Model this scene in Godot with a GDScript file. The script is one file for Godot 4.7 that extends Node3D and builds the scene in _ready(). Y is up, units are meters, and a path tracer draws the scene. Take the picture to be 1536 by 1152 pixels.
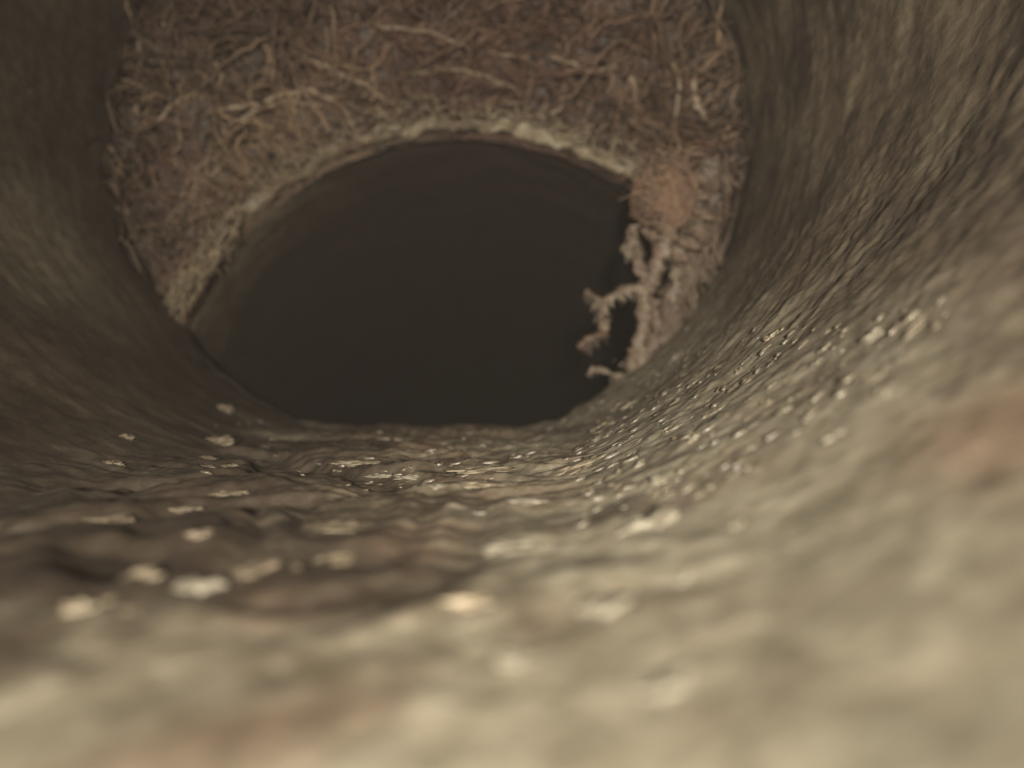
extends Node3D
# Inside a buried clay drain: a wet pipe with silt on its floor, a dropped joint ahead with roots growing through it, and the dark next pipe.

const R := 0.15                       # inner radius of the pipe, metres; most lengths below are in pipe radii
const F := 823.0                      # focal length in pixels of the 1536-wide photograph
const CAM := Vector3(0.0, 0.136, 0.0) # lens, in radii above the silt
const AXIS := Vector2(-0.27, 0.936)   # centre of the near pipe
const NEXT := Vector3(-0.176, -0.031, -1.86)  # centre of the next pipe's mouth
const R2 := 1.03
const LIP := -1.75                    # where the near pipe ends

var na := FastNoiseLite.new()
var nb := FastNoiseLite.new()
var nc := FastNoiseLite.new()
var rng := RandomNumberGenerator.new()
# the mesh being built (radii, world)
var V := PackedVector3Array()
var N := PackedVector3Array()
var C := PackedColorArray()
var I := PackedInt32Array()
var used := {}

func _ready() -> void:
	# ---------- camera ----------
	var cam := Camera3D.new()
	cam.name = "camera"
	add_child(cam)
	cam.position = CAM * R
	cam.keep_aspect = Camera3D.KEEP_HEIGHT
	cam.near = 0.002
	cam.far = 20.0
	var at := CameraAttributesPhysical.new()
	at.frustum_focal_length = 17.14
	at.frustum_focus_distance = 0.86 * R
	at.frustum_near = 0.002
	at.frustum_far = 20.0
	at.exposure_aperture = 5.8
	cam.attributes = at
	cam.fov = 70.0
	cam.current = true
	# ---------- surroundings: sealed underground, the sky is never seen ----------
	var env := Environment.new()
	env.background_mode = Environment.BG_SKY
	var sm := ProceduralSkyMaterial.new()
	sm.sky_top_color = Color(0.30, 0.45, 0.70)
	sm.sky_horizon_color = Color(0.65, 0.72, 0.80)
	env.sky = Sky.new()
	env.sky.sky_material = sm
	env.background_energy_multiplier = 1.0
	env.tonemap_mode = Environment.TONE_MAPPER_LINEAR
	env.tonemap_exposure = 1.0
	env.sdfgi_enabled = true
	env.ssao_enabled = true
	env.ssil_enabled = true
	env.fog_enabled = true                       # thin haze added to lift the darkest tones
	env.fog_density = 0.055
	env.fog_light_color = Color(0.92, 0.88, 0.82)
	var we := WorldEnvironment.new()
	we.name = "world_environment"
	we.environment = env
	add_child(we)
	# ---------- the only light: the inspection camera's lamp, in the head just behind the lens ----------
	var lamp := SpotLight3D.new()
	lamp.name = "inspection_lamp"
	add_child(lamp)
	lamp.position = (CAM + Vector3(0.09, 0.18, 0.80)) * R
	lamp.look_at(lamp.position + Vector3(0.19, 0.09, -1.0), Vector3.UP)
	lamp.light_color = Color(1.0, 0.965, 0.92)
	lamp.light_energy = 0.262
	lamp.light_size = 0.012
	lamp.spot_range = 8.0
	lamp.spot_attenuation = 2.0
	lamp.spot_angle = 67.0
	lamp.spot_angle_attenuation = 1.0
	lamp.shadow_enabled = true

	na.noise_type = FastNoiseLite.TYPE_SIMPLEX_SMOOTH
	na.seed = 11; na.frequency = 1.0; na.fractal_type = FastNoiseLite.FRACTAL_FBM; na.fractal_octaves = 3
	nb.noise_type = FastNoiseLite.TYPE_SIMPLEX_SMOOTH
	nb.seed = 27; nb.frequency = 1.0; nb.fractal_type = FastNoiseLite.FRACTAL_NONE
	nc.noise_type = FastNoiseLite.TYPE_CELLULAR
	nc.seed = 5; nc.frequency = 1.0; nc.fractal_type = FastNoiseLite.FRACTAL_NONE
	nc.cellular_return_type = FastNoiseLite.RETURN_DISTANCE
	rng.seed = 90

	var crust := wet_material(Vector3(22, 22, 22), 0.50, 0.50, 0.7)
	var mud := wet_material(Vector3(30, 30, 30), 0.62, 0.45, 1.0)
	var root_mat := wet_material(Vector3(60, 60, 60), 0.60, 0.40, 0.5)
	var stone_mat := wet_material(Vector3(45, 45, 45), 0.58, 0.45, 1.0)
	var clay := wet_material(Vector3(40, 40, 40), 0.75, 0.30, 1.0)

	build_pipe(crust)
	build_next_pipe(mud)
	build_soil(mud)
	build_silt(crust)
	build_roots(root_mat)
	build_shard(clay)
	build_clump(root_mat)
	build_stones(stone_mat)

# ======================================================================= materials
func wet_material(scale: Vector3, rough: float, spec: float, bump: float) -> StandardMaterial3D:
	var m := StandardMaterial3D.new()
	m.vertex_color_use_as_albedo = true
	m.albedo_color = Color(1, 1, 1)
	m.roughness = rough
	m.metallic_specular = spec
	m.uv1_triplanar = true
	m.uv1_world_triplanar = true
	m.uv1_scale = scale
	var g := FastNoiseLite.new()
	g.noise_type = FastNoiseLite.TYPE_SIMPLEX_SMOOTH
	g.seed = 3; g.frequency = 0.012
	g.fractal_type = FastNoiseLite.FRACTAL_FBM; g.fractal_octaves = 5; g.fractal_gain = 0.6
	var t := NoiseTexture2D.new()
	t.width = 512; t.height = 512; t.seamless = true; t.noise = g
	var ramp := Gradient.new()
	ramp.set_color(0, Color(0.62, 0.60, 0.57)); ramp.set_color(1, Color(1, 1, 1))
	t.color_ramp = ramp
	m.albedo_texture = t
	var h := NoiseTexture2D.new()
	h.width = 512; h.height = 512; h.seamless = true; h.noise = g
	h.as_normal_map = true; h.bump_strength = 5.0
	m.normal_enabled = true
	m.normal_texture = h
	m.normal_scale = bump
	return m

# ======================================================================= mesh helpers
func start() -> void:
	V = PackedVector3Array(); N = PackedVector3Array(); C = PackedColorArray(); I = PackedInt32Array()

func numbered(called: String) -> String:
	if not used.has(called):
		used[called] = 0
		return called
	used[called] += 1
	return "%s_%03d" % [called, used[called]]

# commits the collected mesh as one object whose origin is at `base` (radii, world; parts: relative to the parent's base)
func commit(called: String, m: Material, base: Vector3, parent: Node3D = null, calc := true) -> MeshInstance3D:
	if calc:
		normals()
	var P := PackedVector3Array()
	P.resize(V.size())
	for i in V.size():
		P[i] = (V[i] - base) * R
	var a := []
	a.resize(Mesh.ARRAY_MAX)
	a[Mesh.ARRAY_VERTEX] = P; a[Mesh.ARRAY_NORMAL] = N; a[Mesh.ARRAY_COLOR] = C; a[Mesh.ARRAY_INDEX] = I
	var am := ArrayMesh.new()
	am.add_surface_from_arrays(Mesh.PRIMITIVE_TRIANGLES, a)
	var o := MeshInstance3D.new()
	o.mesh = am
	o.material_override = m
	if parent:
		o.name = called
		parent.add_child(o, true)
		o.position = Vector3.ZERO
	else:
		o.name = numbered(called)
		add_child(o, true)
		o.position = base * R
	return o

func normals() -> void:
	N.resize(V.size())
	N.fill(Vector3.ZERO)
	for k in range(0, I.size(), 3):
		var a := I[k]; var b := I[k + 1]; var c := I[k + 2]
		var n := (V[c] - V[a]).cross(V[b] - V[a])
		N[a] += n; N[b] += n; N[c] += n
	for i in N.size():
		N[i] = N[i].normalized()

func tag(o: Node3D, label := "", category := "", group := "", kind := "") -> Node3D:
	if label: o.set_meta("label", label)
	if category: o.set_meta("category", category)
	if group: o.set_meta("group", group)
	if kind: o.set_meta("kind", kind)
	return o

# a grid of rows x cols vertices appended from index `at`
func grid(at: int, rows: int, cols: int, flip := false) -> void:
	var k := I.size()
	I.resize(k + (rows - 1) * (cols - 1) * 6)
	for r in rows - 1:
		for c in cols - 1:
			var a := at + r * cols + c
			var b := a + 1
			var d := a + cols
			var e := d + 1
			if flip:
				I[k] = a; I[k + 1] = b; I[k + 2] = d; I[k + 3] = b; I[k + 4] = e; I[k + 5] = d
			else:
				I[k] = a; I[k + 1] = d; I[k + 2] = b; I[k + 3] = b; I[k + 4] = d; I[k + 5] = e
			k += 6

# tapered tube along points; r0..r1 radius, knob = roughness of its outline
func tube(pts: PackedVector3Array, r0: float, r1: float, col: Color, sides := 4, knob := 0.0) -> void:
	var at := V.size()
	var n := pts.size()
	var up := Vector3(0.31, 0.2, 0.93)
	for i in n:
		var t := (pts[mini(i + 1, n - 1)] - pts[maxi(i - 1, 0)]).normalized()
		var u := t.cross(up).normalized()
		var w := t.cross(u)
		var q := float(i) / (n - 1)
		var rr := lerpf(r0, r1, q)
		for s in sides + 1:
			var a := TAU * (s % sides) / sides
			var k := rr
			if knob > 0.0:
				var p := pts[i] + (u * cos(a) + w * sin(a)) * rr
				k *= 1.0 + knob * na.get_noise_3d(p.x * 24.0, p.y * 24.0, p.z * 24.0)
			V.append(pts[i] + (u * cos(a) + w * sin(a)) * k)
			C.append(col)
	grid(at, n, sides + 1)

# a lump: a sphere pushed in and out, axes ex ey ez (radii)
func lump(c: Vector3, ex: Vector3, ey: Vector3, ez: Vector3, rough: float, col: Color, sd: float, rows := 14, cols := 20) -> void:
	var at := V.size()
	for r in rows + 1:
		var la := -PI / 2 + PI * r / rows
		for k in cols + 1:
			var lo := TAU * (k % cols) / cols
			var d := Vector3(cos(la) * cos(lo), sin(la), cos(la) * sin(lo))
			var b := 1.0 + rough * na.get_noise_3d(d.x * 1.1 + sd, d.y * 1.1, d.z * 1.1) + rough * 0.16 * nb.get_noise_3d(d.x * 4.0, d.y * 4.0 + sd, d.z * 4.0)
			# flattened facets as on broken gravel
			d = Vector3(signf(d.x) * pow(absf(d.x), 0.95), signf(d.y) * pow(absf(d.y), 0.85), signf(d.z) * pow(absf(d.z), 0.95))
			V.append(c + (ex * d.x + ey * d.y + ez * d.z) * b)
			var sh := 1.0 + 0.25 * nb.get_noise_3d(d.x * 2.5 + sd, d.y * 2.5, d.z * 2.5)
			C.append(Color(col.r * sh, col.g * sh, col.b * sh))
	grid(at, rows + 1, cols + 1, true)

# the point seen at pixel (x, y) of the photograph at a depth (radii)
func px(x: float, y: float, d: float) -> Vector3:
	return CAM + Vector3((x - 768.0) / F, (576.0 - y) / F, -1.0) * d

func mixc(a: Color, b: Color, t: float) -> Color:
	return a.lerp(b, clampf(t, 0.0, 1.0))

# ======================================================================= near pipe
const PALE := Color(0.265, 0.240, 0.174)
const TAN := Color(0.155, 0.129, 0.085)
const BROWN := Color(0.105, 0.078, 0.050)
const RUST := Color(0.15, 0.100, 0.066)
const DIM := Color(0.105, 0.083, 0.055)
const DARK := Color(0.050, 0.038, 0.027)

func pipe_bump(sx: float, cy: float, z: float, bank: float) -> float:
	var near := 1.0 - 0.65 * smoothstep(-0.8, -0.3, z)
	var b := 0.011 * nb.get_noise_3d(sx * 1.6, cy * 1.6, z * 1.8)
	b += 0.004 * near * na.get_noise_3d(sx * 4.0 + 1.5 * sin(z * 5.0), cy * 4.0, z * 9.0)
	b += 0.0009 * near * na.get_noise_3d(sx * 13.0 + 7.0, cy * 13.0, z * 26.0)
	if bank > 0.02:
		var g := na.get_noise_3d(sx * 13.0, cy * 13.0, z * 19.0 + 4.0)
		b += bank * 0.0040 * smoothstep(-0.35, -0.9, z) * maxf(0.0, g)
		b += bank * near * 0.0014 * nb.get_noise_3d(sx * 38.0, cy * 38.0, z * 60.0)
	return b

var olive := Vector3.ZERO
var rusty := Vector3.ZERO

func pipe_colour(sx: float, cy: float, th: float, z: float, at: Vector3) -> Color:
	# colour: pale scale below the old flow line on the right, brown slime above it; the left is darkened, its shade painted into the colour
	var big := na.get_noise_3d(sx * 2.3 + 3.0, cy * 2.3, z * 3.4)
	var streak := na.get_noise_3d(sx * 5.5, cy * 5.5 + 9.0, z * 15.0)
	var fine := na.get_noise_3d(sx * 24.0, cy * 24.0, z * 44.0)
	var line := 0.55 + 0.26 * clampf(-z - 0.35, 0.0, 1.4)   # the old flow line climbs towards the joint
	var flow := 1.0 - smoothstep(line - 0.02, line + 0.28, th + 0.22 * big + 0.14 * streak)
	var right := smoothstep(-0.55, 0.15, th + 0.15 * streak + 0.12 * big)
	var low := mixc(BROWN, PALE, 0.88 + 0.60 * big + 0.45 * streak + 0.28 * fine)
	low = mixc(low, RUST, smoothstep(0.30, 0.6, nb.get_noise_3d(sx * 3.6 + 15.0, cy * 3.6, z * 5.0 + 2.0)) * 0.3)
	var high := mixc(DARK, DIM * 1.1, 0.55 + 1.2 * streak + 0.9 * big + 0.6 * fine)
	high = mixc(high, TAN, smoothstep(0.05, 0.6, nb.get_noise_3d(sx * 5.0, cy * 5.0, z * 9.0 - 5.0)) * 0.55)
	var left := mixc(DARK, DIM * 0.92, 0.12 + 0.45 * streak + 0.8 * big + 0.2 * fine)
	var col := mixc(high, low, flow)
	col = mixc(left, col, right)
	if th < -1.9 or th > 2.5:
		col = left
	# two stains: olive slime on the left wall, rust on the right one
	var sa := (at - olive).length() + 0.18 * big + 0.06 * fine
	col = mixc(col, Color(0.135, 0.121, 0.080), smoothstep(0.30, 0.03, sa) * 0.8)
	var sb := (at - rusty).length() * 1.6 + 0.14 * big + 0.06 * streak
	col = mixc(col, Color(0.17, 0.095, 0.058), smoothstep(0.20, 0.03, sb) * 0.5)
	return col

func build_pipe(m: Material) -> void:
	start()
	var zs := PackedFloat32Array()
	var z := LIP
	while z < -0.16:
		zs.append(z); z += 0.0055
	var s := 0.0055
	while z < 3.2:
		zs.append(z); s = minf(s * 1.3, 0.3); z += s
	var cols := 1151
	var rows := zs.size()
	V.resize(rows * cols); C.resize(rows * cols)
	var k := 0
	olive = floor_hit(60, 380)
	rusty = floor_hit(1480, 655)
	for r in rows:
		z = zs[r]
		for c in cols:
			var th := -PI + TAU * c / (cols - 1)        # 0 at the invert, positive to the right
			var sx := sin(th)
			var cy := -cos(th)
			var bank := smoothstep(0.12, 0.45, th) * (1.0 - smoothstep(1.05, 1.35, th))
			var b := pipe_bump(sx, cy, z, bank)
			# scaly end: the last centimetre crumbles back
			b -= 0.02 * smoothstep(LIP + 0.10, LIP, z) * (0.5 + nb.get_noise_3d(sx * 9.0, cy * 9.0, 1.0))
			var rr := 1.0 - b
			V[k] = Vector3(AXIS.x + sx * rr, AXIS.y + cy * rr, z)
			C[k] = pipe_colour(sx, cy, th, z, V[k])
			k += 1
	grid(0, rows, cols, true)
	# the broken end and the outside
	var at := V.size()
	var prof := [Vector2(1.0, LIP), Vector2(1.02, LIP - 0.014), Vector2(1.07, LIP - 0.02), Vector2(1.11, LIP - 0.012), Vector2(1.125, LIP + 0.03), Vector2(1.125, 0.5), Vector2(1.125, 3.2)]
	for p in prof:
		for c in 241:
			var th := -PI + TAU * c / 240.0
			var j := 0.02 * nb.get_noise_2d(sin(th) * 7.0, cos(th) * 7.0 + p.x * 9.0)
			var rr: float = p.x + j * (0.0 if p.y > 0.0 else 1.0)
			if p.x == 1.0:
				rr = 1.005
			V.append(Vector3(AXIS.x + sin(th) * rr, AXIS.y - cos(th) * rr, p.y + (j if p.y < 0.0 else 0.0)))
			C.append(DARK if th < -0.3 else BROWN * 0.8)  # left part painted dark to mute the lit edge of the end
	grid(at, prof.size(), 241, false)
	var o := commit("clay_pipe", m, Vector3(AXIS.x, AXIS.y - 1.0, 0.0))
	tag(o, "wet clay drain pipe round the lens, pale on the lower right, dark left", "pipe")

func build_next_pipe(m: Material) -> void:
	start()
	var zs := PackedFloat32Array()
	var z := NEXT.z
	var s := 0.008
	while z > -9.0:
		zs.append(z); s = minf(s * 1.06, 0.2); z -= s
	var cols := 420
	for zz in zs:
		for c in cols + 1:
			var th := TAU * (c % cols) / cols
			var sx := sin(th); var cy := -cos(th)
			var d := NEXT.z - zz
			var b := (0.02 - 0.013 * smoothstep(0.0, 0.3, d)) * na.get_noise_3d(sx * 2.5, cy * 2.5, zz * 5.0) + 0.003 * smoothstep(0.4, 0.0, d) * na.get_noise_3d(sx * 9.0, cy * 9.0, zz * 20.0)
			b += 0.022 * smoothstep(0.05, 0.0, d) * nb.get_noise_3d(sx * 11.0, cy * 11.0, 3.0)
			var rr := R2 - b - 0.0
			V.append(Vector3(NEXT.x + sx * rr, NEXT.y + cy * rr - 0.05 * d - 0.06 * d * d, zz))
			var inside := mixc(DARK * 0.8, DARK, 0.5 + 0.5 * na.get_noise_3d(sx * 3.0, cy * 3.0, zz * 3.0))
			C.append(mixc(inside, TAN * 0.9, smoothstep(0.38, 0.0, d + 0.12 * na.get_noise_3d(sx * 6.0, cy * 6.0, zz * 9.0)) * smoothstep(-0.25, -0.75, sx)))  # muddy tan left mouth; its fade from lit to dark is painted in
	grid(0, zs.size(), cols + 1, false)
	# closed far end
	var at := V.size()
	for q in 2:
		for c in cols + 1:
			var th := TAU * (c % cols) / cols
			var rr := (R2 + 0.05) * (1.0 - q)
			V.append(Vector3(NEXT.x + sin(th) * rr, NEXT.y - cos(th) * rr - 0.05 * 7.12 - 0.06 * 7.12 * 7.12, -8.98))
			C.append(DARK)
	grid(at, 2, cols + 1, false)
	# muddy end face of the pipe, thicker in places, with lumps of mud on it
	at = V.size()
	var steps := 16
	for q in steps + 1:
		var t := float(q) / steps
		for c in cols + 1:
			var th := TAU * (c % cols) / cols
			var sx := sin(th); var cy := -cos(th)
			var edge := R2 - 0.022 * nb.get_noise_3d(sx * 11.0, cy * 11.0, 3.0) - 0.02 * na.get_noise_3d(sx * 2.5, cy * 2.5, NEXT.z * 5.0) - 0.003 * na.get_noise_3d(sx * 9.0, cy * 9.0, NEXT.z * 20.0)
			var rr := edge + t * (0.074 + 0.020 * smoothstep(-0.2, 0.4, sx) + 0.035 * nb.get_noise_2d(sx * 4.0, cy * 4.0))
			var n := na.get_noise_3d(sx * 9.0, cy * 9.0, t * 2.4)
			var zz := NEXT.z + 0.030 * sin(PI * minf(t * 1.3, 1.0)) + 0.026 * n * minf(1.0, t * 5.0) - 0.06 * t * t
			V.append(Vector3(NEXT.x + sx * rr, NEXT.y + cy * rr, zz))
			var col := mixc(Color(0.14, 0.11, 0.068), Color(0.29, 0.250, 0.165), 0.42 + 0.35 * smoothstep(-0.5, 0.35, sx) + 0.5 * na.get_noise_3d(sx * 5.0 + 2.0, cy * 5.0, t * 1.5))
			col = mixc(col, Color(0.13, 0.09, 0.055), smoothstep(0.35, 0.8, t + 0.9 * n))
			C.append(col)
	grid(at, steps + 1, cols + 1, true)
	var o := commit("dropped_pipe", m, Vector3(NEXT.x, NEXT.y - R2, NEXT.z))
	tag(o, "dark next pipe beyond the root-filled joint, sunk lower, with a pale muddy crown edge", "pipe")

# relief of the soil and root mat between the two pipes, towards the camera
func mat_relief(x: float, y: float) -> float:
	var dx := x - NEXT.x
	var dy := y - NEXT.y
	var d := sqrt(dx * dx + dy * dy) - R2
	var h := 0.075 * smoothstep(0.02, 0.30, d) * (1.0 - 0.4 * smoothstep(0.6, 1.2, d))
	h += 0.075 * na.get_noise_2d(x * 3.2, y * 3.2) * smoothstep(0.0, 0.15, d)
	h += 0.030 * na.get_noise_2d(x * 11.0 + 4.0, y * 11.0) * smoothstep(0.0, 0.1, d)
	return h

func build_soil(m: Material) -> void:
	start()
	var rows := 120
	var cols := 520
	for r in rows + 1:
		var t := float(r) / rows
		var d := 0.03 + 1.1 * t if t < 0.92 else 0.03 + 1.1 * 0.92 + (t - 0.92) * 16.0
		for c in cols + 1:
			var th := TAU * (c % cols) / cols
			var x := NEXT.x + sin(th) * (R2 + d)
			var y := NEXT.y - cos(th) * (R2 + d)
			V.append(Vector3(x, y, NEXT.z - 0.055 + mat_relief(x, y)))
			var n := na.get_noise_2d(x * 4.0, y * 4.0 + 8.0)
			C.append(mixc(Color(0.030, 0.020, 0.014), Color(0.085, 0.052, 0.034), 0.4 + 1.2 * n))
	grid(0, rows + 1, cols + 1, true)
	# ground round both pipes, closed behind
	var at := V.size()
	for p in [Vector2(2.2, NEXT.z + 0.05), Vector2(2.3, 3.3), Vector2(0.0, 3.3)]:
		for c in 65:
			var th := TAU * (c % 64) / 64
			V.append(Vector3(NEXT.x + sin(th) * p.x, NEXT.y + 0.4 - cos(th) * p.x, p.y))
			C.append(DARK)
	grid(at, 3, 65, true)
	var o := commit("soil", m, Vector3(NEXT.x, NEXT.y - 2.2, NEXT.z))
	tag(o, "damp brown soil showing in the gap between the two pipes", "", "", "structure")

# ======================================================================= silt on the floor
func silt_height(x: float, z: float) -> float:
	var e := 1.0 - smoothstep(0.0, 0.5, absf(x + 0.30))
	var wob := 0.25 * nb.get_noise_2d(x * 2.0 + 40.0, z * 2.0)
	var h := (0.003 + 0.007 * smoothstep(-0.3, -0.7, z)) * na.get_noise_2d(x * 2.2, z * 7.0)
	h += 0.009 * nb.get_noise_2d(x * 5.5 + 2.0, (z + wob) * 13.0) * smoothstep(-0.2, -0.5, z)
	var far := smoothstep(-0.30, -0.85, z)
	h += (0.0015 + 0.0035 * far) * na.get_noise_2d(x * 14.0, z * 30.0) + (0.0005 + 0.0011 * far) * nb.get_noise_2d(x * 60.0, z * 75.0) + 0.010 * smoothstep(-1.35, -1.7, z) * maxf(0.0, na.get_noise_2d(x * 9.0, z * 30.0 + 3.0))
	h += 0.006 * e - 0.018 * smoothstep(-0.5, -0.1, z)
	h -= 0.020 * smoothstep(0.05, 0.45, nb.get_noise_2d(x * 3.0 + 9.0, z * 5.0)) * smoothstep(0.0, -0.35, x) * smoothstep(-0.25, -0.5, z)
	# a fillet against the pipe wall
	var dx := x - AXIS.x
	var circ := AXIS.y - sqrt(maxf(0.0, 1.0 - dx * dx)) - 0.016 * smoothstep(0.34, 0.58, absf(dx))
	var t := clampf(0.5 + 0.5 * (h - circ) / 0.05, 0.0, 1.0)
	return lerpf(circ, h, t) + 0.05 * t * (1.0 - t) - 0.004

func build_silt(m: Material) -> void:
	start()
	var zs := PackedFloat32Array()
	var z := LIP - 0.03
	while z < -0.12:
		zs.append(z); z += 0.0055
	var s := 0.0055
	while z < 3.0:
		zs.append(z); s = minf(s * 1.3, 0.3); z += s
	var cols := 270
	for r in zs.size():
		z = zs[r]
		for c in cols + 1:
			var x := AXIS.x - 0.60 + 1.20 * c / cols
			var y := silt_height(x, z)
			var zz := z
			if r < 6:                                  # ragged lip over the drop
				zz += 0.05 * nb.get_noise_2d(x * 9.0, 1.0) * (1.0 - r / 6.0)
				y -= 0.008 * (6 - r)
			V.append(Vector3(x, y, zz))
			var big := na.get_noise_2d(x * 2.6 + 1.0, z * 4.5)
			var streak := na.get_noise_2d(x * 4.0, z * 24.0 + 3.0)
			var col := mixc(Color(0.075, 0.056, 0.036), TAN * 0.85, 0.40 + 0.8 * streak + 0.4 * big)
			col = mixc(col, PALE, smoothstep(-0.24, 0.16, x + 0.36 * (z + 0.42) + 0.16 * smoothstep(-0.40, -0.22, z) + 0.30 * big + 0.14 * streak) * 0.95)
			var grain := na.get_noise_2d(x * 30.0, z * 45.0)
			col = mixc(col, PALE * 1.15, clampf(grain - 0.08, 0.0, 1.0) * 0.8)
			col = mixc(col, DARK, clampf(-grain - 0.15, 0.0, 1.0) * 0.6)
			col = mixc(col, RUST, smoothstep(0.15, 0.5, nb.get_noise_2d(x * 5.0, z * 6.0 + 5.0)) * 0.45)
			col = mixc(DARK, col, smoothstep(-0.34, 0.02, x + 0.16 * smoothstep(-0.8, -1.4, z) + 0.24 * smoothstep(-0.40, -0.22, z) + 0.16 * big + 0.05 * streak))  # left side of the silt darkened: shade put into its colour
			var dx := x - AXIS.x
			var ln := sqrt(dx * dx + (y - AXIS.y) * (y - AXIS.y))
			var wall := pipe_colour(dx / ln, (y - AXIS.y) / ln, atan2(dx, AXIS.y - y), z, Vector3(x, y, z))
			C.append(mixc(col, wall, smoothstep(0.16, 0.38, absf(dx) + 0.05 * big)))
	grid(0, zs.size(), cols + 1, true)
	var o := commit("silt_floor", m, Vector3(AXIS.x, -0.05, 0.0))
	tag(o, "wet brown and pale silt lying along the bottom of the pipe", "", "", "structure")

# ======================================================================= roots
func path(pix: Array, d0: float, d1: float, steps := 5) -> PackedVector3Array:
	var cv := Curve3D.new()
	var n := pix.size()
	var pts := []
	for i in n:
		pts.append(px(pix[i][0], pix[i][1], lerpf(d0, d1, float(i) / (n - 1))))
	for i in n:
		var t: Vector3 = (pts[mini(i + 1, n - 1)] - pts[maxi(i - 1, 0)]) / 6.0
		cv.add_point(pts[i], -t, t)
	var outp := PackedVector3Array()
	for i in n - 1:
		for k in steps:
			outp.append(cv.sample(i, float(k) / steps))
	outp.append(pts[n - 1])
	return outp

func face_z(x: float, y: float) -> float:
	return NEXT.z - 0.055 + mat_relief(x, y)

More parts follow.
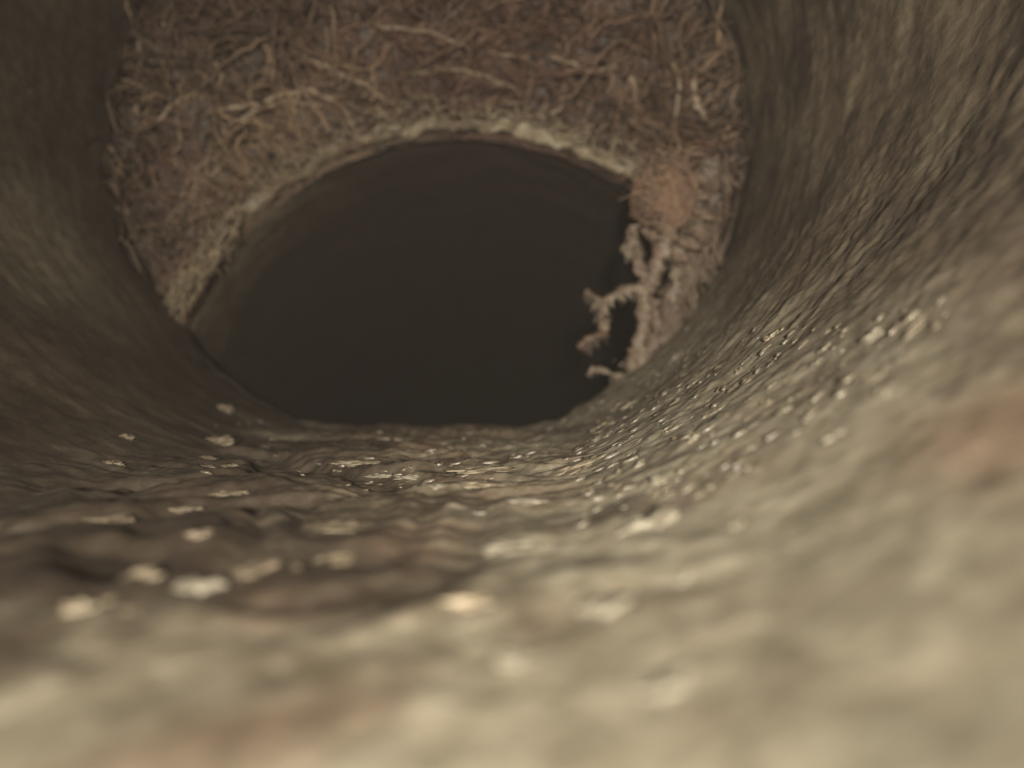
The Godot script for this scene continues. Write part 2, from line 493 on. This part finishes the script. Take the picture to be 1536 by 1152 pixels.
func build_roots(m: Material) -> void:
	# the fine mat: far too many to count
	start()
	for i in 6200:
		var th := rng.randf_range(-1.75, 1.45)            # from the crown, positive to the right
		var lim := 0.70
		var d := 0.02 + lim * pow(rng.randf(), 0.85)
		var p := Vector2(NEXT.x + sin(th) * (R2 + d), NEXT.y + cos(th) * (R2 + d))
		if Vector2(p.x - AXIS.x, p.y - AXIS.y).length() > 1.03:
			continue
		var left := smoothstep(-0.25, -0.9, th)
		var tang := Vector2(cos(th), -sin(th))
		var dir := tang * rng.randf_range(-1.0, 1.0) + Vector2(sin(th), cos(th)) * rng.randf_range(-0.5, 0.5)
		dir = dir.lerp(Vector2(rng.randf_range(-0.4, 0.4), -1.0), left * 0.75)
		var flow := TAU * na.get_noise_2d(p.x * 2.1 + 30.0, p.y * 2.1) * 1.1 + rng.randf_range(-0.45, 0.45)
		if rng.randf() < 0.72:
			dir = Vector2(cos(flow), sin(flow)).lerp(Vector2(0.15 * sin(flow), -1.0), left * 0.55)
		dir = dir.normalized()
		var ln := lerpf(0.05, 0.50, pow(rng.randf(), 2.6))
		var lift := rng.randf_range(0.0, 0.05) + (0.05 if rng.randf() < 0.2 else 0.0)
		var pts := PackedVector3Array()
		var n := 7 + int(ln * 14.0)
		var sd := rng.randf() * 100.0
		var q := p
		var curl := rng.randf_range(-0.6, 0.6)
		for k in n:
			var t := float(k) / (n - 1)
			var c := dir.rotated(curl * t + 0.7 * nb.get_noise_2d(sd, t * (0.8 + ln * 5.0)))
			q += c * ln / n
			var off := Vector2(q.x - NEXT.x, q.y - NEXT.y)
			var over := off.length() - R2
			if over < -0.012:
				q -= off.normalized() * (over + 0.012)
			pts.append(Vector3(q.x, q.y, face_z(q.x, q.y) + 0.006 + lift * sin(PI * (0.15 + 0.8 * t)) + 0.012 * nb.get_noise_2d(sd + 5.0, t * 3.0)))
		var w := rng.randf()
		var col := mixc(Color(0.060, 0.037, 0.024), Color(0.25, 0.170, 0.098), w * w * 0.85 + 0.15 * left + 0.45 * (na.get_noise_2d(p.x * 2.5, p.y * 2.5 + 3.0)))
		if na.get_noise_2d(p.x * 2.0 + 6.0, p.y * 2.0) > 0.1:
			col = mixc(col, Color(0.12, 0.054, 0.036), 0.5)
		col = mixc(col, Color(0.085, 0.045, 0.030), smoothstep(1.20, 1.55, p.y + 0.2 * na.get_noise_2d(p.x * 2.0, 4.0)) * 0.65)  # top roots redder, and painted darker to carry the shade up there
		tube(pts, (rng.randf_range(0.006, 0.0095) if rng.randf() < 0.10 else rng.randf_range(0.0022, 0.0055)), 0.0016, col, 3)
	for i in 520:                                         # short fuzz along the crown of the dark pipe
		var th := rng.randf_range(-1.45, 0.95)
		var d := rng.randf_range(0.012, 0.090) * (1.0 + smoothstep(-0.6, -1.3, th))
		var q := Vector3(NEXT.x + sin(th) * (R2 + d), NEXT.y + cos(th) * (R2 + d), NEXT.z + 0.03 + rng.randf() * 0.03)
		var dv := Vector3(rng.randf_range(-1, 1), rng.randf_range(-1, 0.6), rng.randf_range(-0.3, 0.5)).normalized() * rng.randf_range(0.015, 0.05)
		var bend := Vector3(rng.randf_range(-1, 1), rng.randf_range(-1, 0), 0) * 0.012
		tube(PackedVector3Array([q, q + dv * 0.4 + bend, q + dv * 0.8 + bend, q + dv]), rng.randf_range(0.002, 0.005), 0.0015, mixc(Color(0.11, 0.078, 0.048), Color(0.30, 0.25, 0.155), rng.randf() * (0.75 + 0.25 * sin(th))), 3)
	for i in 900:                                          # roots creeping out over the end of the near pipe
		var th := rng.randf_range(-1.95, 1.95)
		var side := Vector2(sin(th), cos(th))
		var rr := 1.0 + rng.randf_range(-0.05, 0.01)
		var q := Vector3(AXIS.x + side.x * rr, AXIS.y + side.y * rr, LIP + rng.randf_range(-0.05, 0.06) - (1.0 - rr) * 0.5)
		var dv := Vector3(rng.randf_range(-0.7, 0.7) - side.x * 0.5, rng.randf_range(-1.1, 0.3) - side.y * 0.5, rng.randf_range(-0.6, 0.5)).normalized() * rng.randf_range(0.04, 0.16)
		var bend := Vector3(rng.randf_range(-1, 1), rng.randf_range(-1, 1), rng.randf_range(-1, 1)) * 0.018
		var ends := q + dv
		var e := Vector2(ends.x - AXIS.x, ends.y - AXIS.y)
		if e.length() > 0.985:
			ends.x = AXIS.x + e.normalized().x * 0.985; ends.y = AXIS.y + e.normalized().y * 0.985
		var off := Vector2(ends.x - NEXT.x, ends.y - NEXT.y).length()
		if off < R2 + 0.02:
			continue
		tube(PackedVector3Array([q, q.lerp(ends, 0.3) + bend, q.lerp(ends, 0.7) + bend * 0.6, ends]), rng.randf_range(0.0025, 0.006), 0.0015, mixc(Color(0.05, 0.034, 0.024), Color(0.22, 0.155, 0.095), pow(rng.randf(), 2.2)), 3)
	var o := commit("fine_root_mat", m, Vector3(-0.18, 0.9, NEXT.z))
	tag(o, "mat of fine brown roots filling the open joint above the dark pipe", "root mat", "", "stuff")

	# roots that stand out singly
	var list := [
		[[[316, 166], [380, 158], [430, 140], [466, 136], [518, 166]], 0.0075, 0.9, "pale tan root arching sideways across the upper left of the root mat"],
		[[[345, 184], [400, 158], [440, 152], [484, 160]], 0.006, 0.55, "thin root just beneath the pale arching root"],
		[[[452, 84], [520, 112], [560, 136], [604, 168]], 0.009, 0.5, "straight root slanting down to the crown of the dark pipe"],
		[[[206, 150], [202, 190], [196, 210], [182, 230]], 0.008, 0.9, "short bright root hanging at the left edge of the root mat"],
		[[[232, 136], [222, 170], [208, 196], [200, 214]], 0.007, 0.5, "brown root hanging beside the bright root at the left edge"],
		[[[236, 178], [262, 152], [296, 142], [312, 150]], 0.006, 0.6, "hooked root bending right above the left hanging roots"],
		[[[264, 176], [268, 206], [262, 240], [272, 262]], 0.006, 0.45, "limp root hanging straight down in the left part of the mat"],
		[[[330, 232], [300, 246], [282, 268], [270, 300]], 0.006, 0.6, "curved root bowing left, midway down the left side of the mat"],
		[[[292, 262], [286, 296], [262, 316], [246, 336]], 0.006, 0.6, "forked-looking root leaning left above the lower tuft"],
		[[[318, 380], [334, 381], [352, 371]], 0.006, 0.95, "little bright rootlet lying across the mud left of the dark opening"],
		[[[336, 240], [316, 262], [304, 270]], 0.005, 0.8, "small pale rootlet in the middle of the left part of the mat"],
		[[[322, 92], [330, 112], [322, 134]], 0.006, 0.6, "short root hanging at the top of the mat, left of the slanting root"],
		[[[200, 40], [212, 76], [206, 120], [226, 150]], 0.007, 0.4, "long brown root hanging from the top left corner of the mat"],
		[[[566, 40], [640, 46], [720, 76], [790, 86]], 0.008, 0.3, "long dark brown root running sideways high above the crown"],
		[[[620, 108], [680, 104], [740, 118], [776, 136]], 0.006, 0.45, "brown root lying along the mat over the middle of the crown"],
		[[[830, 84], [880, 104], [926, 100]], 0.006, 0.55, "thin pale root high on the right part of the mat"],
		[[[948, 118], [956, 152], [950, 190]], 0.009, 0.6, "stubby root hanging above the orange clay piece"],
		[[[1040, 118], [1046, 160], [1072, 190], [1092, 214]], 0.010, 0.75, "thick short root bending right at the top right of the mat"],
		[[[1012, 96], [1020, 140], [1010, 190], [1024, 226]], 0.008, 0.4, "dull root hanging down to the orange clay piece"],
	]
	for e in list:
		start()
		var pts := path(e[0], 1.0, 1.0, 5)
		for k in pts.size():                               # lay it on the mat: same direction from the lens, real depth
			var dirv := (pts[k] - CAM)
			var dd := 1.70
			for it in 3:
				var w := CAM + dirv * dd
				dd = CAM.z - (face_z(w.x, w.y) + 0.045)
			pts[k] = CAM + dirv * dd + Vector3(nb.get_noise_3d(k * 0.45, 1.0, e[1] * 900.0), nb.get_noise_3d(k * 0.45, 9.0, e[1] * 900.0), 0.0) * 0.010
		var b: float = e[2]
		tube(pts, e[1] * 1.0, e[1] * 0.6, mixc(Color(0.11, 0.075, 0.047), Color(0.33, 0.26, 0.17), b), 6, 0.5)
		for side in 4:                                     # side rootlets
			var q: Vector3 = pts[rng.randi_range(2, pts.size() - 2)]
			var dv := Vector3(rng.randf_range(-1, 1), rng.randf_range(-1.2, 0.3), rng.randf_range(-0.6, 0.3)).normalized() * rng.randf_range(0.03, 0.06)
			tube(PackedVector3Array([q, q + dv * 0.5 + Vector3(0, 0.004, 0), q + dv]), e[1] * 0.4, 0.0015, mixc(Color(0.13, 0.085, 0.05), Color(0.36, 0.28, 0.18), b * 0.8), 4)
		var lo: Vector3 = pts[0]
		for p in pts:
			if p.y < lo.y: lo = p
		tag(commit("root", m, lo), e[3], "root", "roots standing out of the root mat")

	# the tuft at the lower left end of the mat
	start()
	for i in 120:
		var t := rng.randf()
		var x0 := lerpf(352, 262, t) + rng.randf_range(-18, 16)
		var y0 := lerpf(318, 452, t) + rng.randf_range(-22, 22)
		var a := px(x0, y0, 1.80 - rng.randf() * 0.05)
		var pts := PackedVector3Array()
		var sd := rng.randf() * 90.0
		var l := rng.randf_range(0.03, 0.09)
		for k in 7:
			var q := k / 6.0
			pts.append(a + Vector3(-0.35 * q + 0.35 * nb.get_noise_2d(sd, q * 2.0), -q, 0.15 * nb.get_noise_2d(sd + 9.0, q * 2.0)) * l)
		tube(pts, rng.randf_range(0.003, 0.006), 0.0015, mixc(Color(0.11, 0.078, 0.048), Color(0.31, 0.25, 0.155), pow(rng.randf(), 1.5)), 3)
	tag(commit("root_tuft", m, px(290, 500, 1.79)), "pale fuzzy tuft of rootlets hanging left of the dark opening", "root tuft", "", "stuff")

func build_shard(m: Material) -> void:
	start()
	var c := px(998, 292, 1.68)
	var ex := Vector3(0.082, -0.01, 0.02)
	var ey := Vector3(0.01, 0.100, 0.01)
	var ez := Vector3(0.0, 0.0, 0.035)
	lump(c, ex, ey, ez, 0.36, Color(0.160, 0.100, 0.062), 3.3, 60, 80)
	for i in V.size():
		var n := na.get_noise_3d(V[i].x * 7.0, V[i].y * 9.0, V[i].z * 7.0)
		V[i] += Vector3(0.014 * n, 0.010 * n, 0.012 * n)
		C[i] = mixc(C[i], Color(0.075, 0.048, 0.033), smoothstep(-0.02, 0.22, nb.get_noise_3d(V[i].x * 11.0, V[i].y * 13.0, 4.0)) * 0.5)
	var base := px(998, 360, 1.70)
	var t := Node3D.new()
	t.name = numbered("broken_clay_piece")
	add_child(t)
	t.position = base * R
	tag(t, "broken piece of orange brown clay pipe lodged at the right of the joint", "clay shard")
	for b in 90:                                           # rootlets grown over it
		var q := c + Vector3(rng.randf_range(-0.10, 0.10), rng.randf_range(-0.11, 0.13), 0.030 + rng.randf() * 0.012)
		var dv := Vector3(rng.randf_range(-0.8, 0.8), rng.randf_range(-1.0, 0.3), rng.randf_range(-0.25, 0.1)).normalized() * rng.randf_range(0.03, 0.09)
		tube(PackedVector3Array([q, q + dv * 0.35 + Vector3(0.006, 0.002, 0.004), q + dv * 0.7, q + dv + Vector3(-0.004, 0, -0.01)]), rng.randf_range(0.0025, 0.0055), 0.0015, mixc(Color(0.10, 0.062, 0.042), Color(0.21, 0.145, 0.095), rng.randf()), 3)
	commit("clay_body", m, base, t)
	# crusty teeth along its right side
	var teeth := [[1046, 292, 15], [1052, 322, 17], [1046, 348, 16], [1034, 366, 18], [1020, 388, 15], [1052, 268, 12], [1000, 346, 18], [976, 352, 14]]
	for k in teeth.size():
		start()
		var e = teeth[k]
		var s: float = e[2] / F * 1.68
		lump(px(e[0], e[1], 1.66), Vector3(0.85, -0.55, 0.2) * s, Vector3(0.22, 0.36, 0.0) * s, Vector3(0, 0, 0.6) * s, 0.9, Color(0.155, 0.112, 0.076), 5.0 + k * 3.0, 12, 16)
		commit("crust_tooth", m, base, t)

func build_clump(m: Material) -> void:
	var base := px(940, 575, 1.68)
	var t := Node3D.new()
	t.name = numbered("hanging_root_clump")
	add_child(t)
	t.position = base * R
	tag(t, "ragged clump of tan roots hanging under the orange clay piece, hooked at its left", "root clump")
	var tan1 := Color(0.185, 0.150, 0.102)
	var tan2 := Color(0.130, 0.098, 0.066)
	var strands := [
		[[[994, 366], [984, 404], [968, 450], [962, 500], [944, 556]], 0.030, 0.026, tan1],
		[[[970, 440], [945, 436], [916, 446], [904, 466], [908, 500]], 0.022, 0.012, tan1],
		[[[956, 520], [962, 548], [938, 566], [912, 560], [890, 552]], 0.030, 0.006, tan1],
		[[[956, 372], [956, 392], [964, 416], [972, 440]], 0.014, 0.026, tan2],
		[[[950, 362], [940, 372], [958, 384]], 0.012, 0.007, tan1],
		[[[904, 462], [890, 448], [879, 438]], 0.010, 0.004, tan2],
		[[[1012, 372], [1026, 396], [1034, 410]], 0.016, 0.008, tan1],
		[[[1016, 402], [1012, 430], [1006, 456]], 0.014, 0.012, tan1],
		[[[982, 450], [986, 490], [976, 530], [962, 560]], 0.018, 0.012, tan2],
		[[[1002, 352], [1004, 376], [1022, 388]], 0.026, 0.012, tan1],
		[[[950, 340], [950, 360], [946, 376]], 0.022, 0.012, tan2],
		[[[980, 420], [966, 438], [950, 440]], 0.028, 0.018, tan1],
		[[[908, 500], [886, 506], [872, 520]], 0.010, 0.006, Color(0.12, 0.075, 0.05)],
	]
	for e in strands:
		start()
		var pts := path(e[0], 1.67, 1.69, 9)
		tube(pts, e[1] * 0.85, e[2] * 0.75, e[3], 12, 0.6)
		for i in V.size():                                 # flaky outline
			var n := na.get_noise_3d(V[i].x * 30.0, V[i].y * 30.0, V[i].z * 30.0)
			V[i] += Vector3(0.018 * n, 0.014 * na.get_noise_3d(V[i].y * 30.0, V[i].x * 30.0, 5.0), 0.010 * n)
			C[i] = mixc(e[3], Color(0.13, 0.085, 0.055), 0.40 - 1.9 * n)
		for b in 7:                                       # barbs
			var q: Vector3 = pts[rng.randi_range(1, pts.size() - 1)]
			var dv := Vector3(rng.randf_range(-1, 1), rng.randf_range(-1, 0.6), rng.randf_range(-0.4, 0.6)).normalized() * rng.randf_range(0.015, 0.035)
			tube(PackedVector3Array([q, q + dv * 0.6, q + dv + Vector3(0, -0.008, 0)]), 0.012, 0.002, e[3], 4)
		for b in 26:                                       # hairs
			var q: Vector3 = pts[rng.randi_range(0, pts.size() - 1)]
			var dv := Vector3(rng.randf_range(-1, 1), rng.randf_range(-1, 0.4), rng.randf_range(-0.3, 0.6)).normalized() * rng.randf_range(0.012, 0.034)
			tube(PackedVector3Array([q, q + dv * 0.4 + Vector3(0.004, 0.003, 0), q + dv * 0.75, q + dv + Vector3(0.003, -0.012, 0)]), 0.0032, 0.001, mixc(e[3] * 0.8, Color(0.07, 0.05, 0.033), rng.randf()), 3)
		commit("root_strand", m, base, t)
	# mud and matted roots behind the strands, closing the joint against the wall
	start()
	var spine := path([[1062, 250], [1052, 320], [1034, 390], [1014, 450], [988, 512], [960, 566]], 1.73, 1.74, 10)
	tube(spine, 0.060, 0.045, Color(0.085, 0.062, 0.042), 24, 0.5)
	for i in V.size():
		var n := na.get_noise_3d(V[i].x * 16.0, V[i].y * 16.0, V[i].z * 16.0)
		V[i] += Vector3(0.020 * n, 0.012 * n, 0.03 * n)
		C[i] = mixc(Color(0.05, 0.035, 0.025), Color(0.14, 0.105, 0.07), 0.45 + 1.3 * na.get_noise_3d(V[i].x * 8.0, V[i].y * 8.0, 2.0))
	for b in 260:
		var q: Vector3 = spine[rng.randi_range(0, spine.size() - 1)] + Vector3(rng.randf_range(-0.05, 0.05), 0, 0.05)
		var dv := Vector3(rng.randf_range(-0.8, 0.8), -1.0, rng.randf_range(-0.3, 0.3)).normalized() * rng.randf_range(0.03, 0.09)
		tube(PackedVector3Array([q, q + dv * 0.4 + Vector3(0.005, 0, 0), q + dv]), 0.004, 0.0015, mixc(Color(0.09, 0.06, 0.04), Color(0.20, 0.15, 0.10), rng.randf()), 3)
	commit("matted_mud", m, base, t)

# ======================================================================= stones
func floor_hit(x: float, y: float) -> Vector3:
	var d := 0.12
	while d < 1.70:
		var p := px(x, y, d)
		var o := Vector2(p.x - AXIS.x, p.y - AXIS.y)
		var len := o.length()
		if len > 0.96 and len > 1.0 - pipe_bump(o.x / len, o.y / len, p.z, 1.0 if o.x > 0.1 else 0.0):
			return p
		if absf(p.x - AXIS.x) < 0.60 and p.y < silt_height(p.x, p.z):
			return p
		d += 0.004
	return px(x, y, 1.68)

func build_stones(m: Material) -> void:
	var w := Color(0.215, 0.195, 0.143)      # pale
	var g := Color(0.215, 0.18, 0.12)    # tan
	var b := Color(0.15, 0.12, 0.08)    # brown
	var list := [
		[135, 912, 60, 46, g, "pale round pebble at the lower left, nearest the left wall"],
		[284, 880, 84, 32, w, "pale flat stone right of the round pebble at the lower left"],
		[214, 862, 54, 26, g, "dull stone touching the left end of the pale flat stone"],
		[194, 916, 42, 20, b, "small brown pebble just right of the pale round pebble"],
		[150, 779, 96, 24, b, "flat brown stone on the dark silt near the left wall"],
		[274, 762, 44, 12, b, "thin brown sliver of stone behind the dark hollow at the left"],
		[490, 792, 128, 22, g, "long flat tan stone across the middle left of the floor"],
		[494, 838, 70, 18, g, "tan stone in front of the long flat stone"],
		[396, 852, 100, 30, b, "low brown stone between the dark hollow and the tan stones"],
		[306, 802, 42, 24, b, "brown pebble at the right end of the dark hollow"],
		[725, 771, 44, 13, w, "small bright oblong stone in the middle of the floor"],
		[782, 820, 96, 26, w, "pale oblong stone in the centre, in front of the small bright one"],
		[784, 750, 50, 9, w, "bright sliver of stone behind the small bright oblong stone"],
		[540, 692, 66, 9, g, "thin tan stone near the lip, left of its middle"],
		[570, 712, 36, 8, w, "short pale stone in front of the thin tan stone near the lip"],
		[616, 714, 44, 12, w, "slanting pale stone near the lip, left of two slivers"],
		[650, 728, 40, 10, w, "slanting pale chip in front of the slanting stone near the lip"],
		[606, 661, 46, 12, g, "tan stone on the very edge of the lip, left of centre"],
		[716, 702, 84, 12, g, "flat tan stone behind the middle of the floor"],
		[716, 724, 70, 10, g, "flat tan stone in front of its twin behind the middle"],
		[842, 706, 100, 14, g, "long slanting tan stone near the lip, right of centre"],
		[712, 650, 36, 9, b, "brown chip on the lip right of centre"],
		[950, 790, 112, 46, w, "broad pale slab of scale right of the centre of the floor"],
		[704, 900, 84, 42, g, "tan lump left of the wide pale slab in the foreground"],
		[880, 920, 118, 38, w, "wide pale slab in the foreground, right of the tan lump"],
		[912, 872, 40, 18, g, "small tan pebble behind the wide pale slab in the foreground"],
		[1012, 872, 46, 18, w, "pale pebble right of the wide slab in the foreground"],
		[776, 994, 80, 44, w, "whitish lump low in the middle of the foreground"],
		[985, 1030, 90, 40, w, "wet white lump in the right of the foreground"],
		[320, 660, 60, 22, b, "brown lump at the foot of the left wall beside the lip"],
		[336, 612, 26, 24, b, "small brown lump on the left wall where the floor meets the dark opening"],
		[186, 655, 30, 20, b, "dim lump low on the left wall"],
		[166, 695, 34, 18, b, "dim lump in front of the other dim lump on the left wall"],
		[345, 738, 56, 10, g, "thin tan stone behind the dark hollow"],
		[1310, 503, 30, 24, w, "bright lump highest on the right bank"],
		[1156, 506, 24, 20, g, "small lump on the right bank, left of the highest bright lump"],
		[1326, 592, 40, 26, w, "pale lump on the right bank, in front of the highest bright lump"],
		[1250, 655, 34, 24, w, "pale lump low in the middle of the right bank"],
		[1014, 536, 34, 14, w, "pale sliver on the bank beside the hanging roots"],
		[986, 722, 20, 32, w, "wet bright lump where the right bank meets the floor"],
		[1042, 656, 22, 14, w, "bright chip on the bank just above the wet bright lump"],
		[1100, 792, 34, 22, w, "pale pebble at the foot of the right bank in front of the broad slab"],
		[900, 640, 30, 14, g, "tan chip at the right end of the lip"],
		[942, 608, 26, 12, g, "tan chip on the bank under the hanging root clump"],
	]
	for i in list.size():
		var e = list[i]
		var p := floor_hit(e[0], e[1])
		var d := CAM.z - p.z
		var s := d / F
		var hw: float = e[2] * s * 0.5
		var hh: float = e[3] * s * 0.5
		var o := Vector2(p.x - AXIS.x, p.y - AXIS.y)
		var up := Vector3.UP
		if o.length() > 0.9 and o.x > 0.3:
			up = Vector3(-o.x, -o.y, 0).normalized()
		var right := up.cross(Vector3(0, 0, 1)).normalized()
		start()
		var tilt := rng.randf_range(-0.25, 0.25)
		var ex := (right * cos(tilt) + Vector3(0, 0, 1) * sin(tilt)) * hw
		var ez := (Vector3(0, 0, 1) * cos(tilt) - right * sin(tilt)) * maxf(hw * 0.6, hh)
		lump(p - up * hh * 0.22, ex, up * hh * 0.60, ez, 0.9, mixc(e[4], e[4] * 1.02, smoothstep(0.7, 0.3, d)), 7.0 * i, 22, 30)
		tag(commit("stone", m, p - up * hh), e[5], "stone", "stones and lumps lying on the pipe floor")
	# grit too fine to count: scale and sand on the bank and along the lip
	start()
	for i in 800:
		var x := rng.randf_range(300, 1450)
		var y := rng.randf_range(480, 960)
		if x > 860 and rng.randf() < 0.6:
			y = lerpf(600, 500, (x - 900) / 550.0) + rng.randf_range(-30, 180)
		var p := floor_hit(x, y)
		if CAM.z - p.z > 1.66 or CAM.z - p.z < 0.75 or p.x < -0.75:
			continue
		var s := rng.randf_range(0.0022, 0.005) * (1.4 if rng.randf() < 0.08 else 1.0)
		var a := Vector2(p.x - AXIS.x, p.y - AXIS.y).normalized()
		var t := Vector3(-a.y, a.x, 0)
		lump(p, t * s * rng.randf_range(1.0, 3.6), Vector3(-a.x, -a.y, 0) * s * 0.7, Vector3(0, 0, 1) * s * rng.randf_range(0.7, 1.6), 0.9, mixc(b * 0.75, w * 0.7, pow(rng.randf(), 3.0)), rng.randf() * 50.0, 5, 8)
	for i in 420:                                          # tiny scale flakes on the right bank
		var x := rng.randf_range(860, 1420)
		var p := floor_hit(x, lerpf(610, 510, (x - 860) / 560.0) + rng.randf_range(-60, 230))
		if CAM.z - p.z > 1.68 or CAM.z - p.z < 0.5:
			continue
		var s := rng.randf_range(0.0020, 0.0048)
		var a := Vector2(p.x - AXIS.x, p.y - AXIS.y).normalized()
		var t := Vector3(-a.y, a.x, 0)
		lump(p, t * s * rng.randf_range(1.0, 3.0), Vector3(-a.x, -a.y, 0) * s * 0.55, Vector3(0, 0, 1) * s * rng.randf_range(0.7, 1.6), 0.9, mixc(g * 0.7, w * 0.9, pow(rng.randf(), 2.0)), rng.randf() * 50.0, 5, 8)
	var wet := wet_material(Vector3(45, 45, 45), 0.38, 0.50, 0.8)
	tag(commit("grit", wet, Vector3(0, -0.05, -1.0)), "fine grit and scale scattered over the floor and the right bank", "grit", "", "stuff")
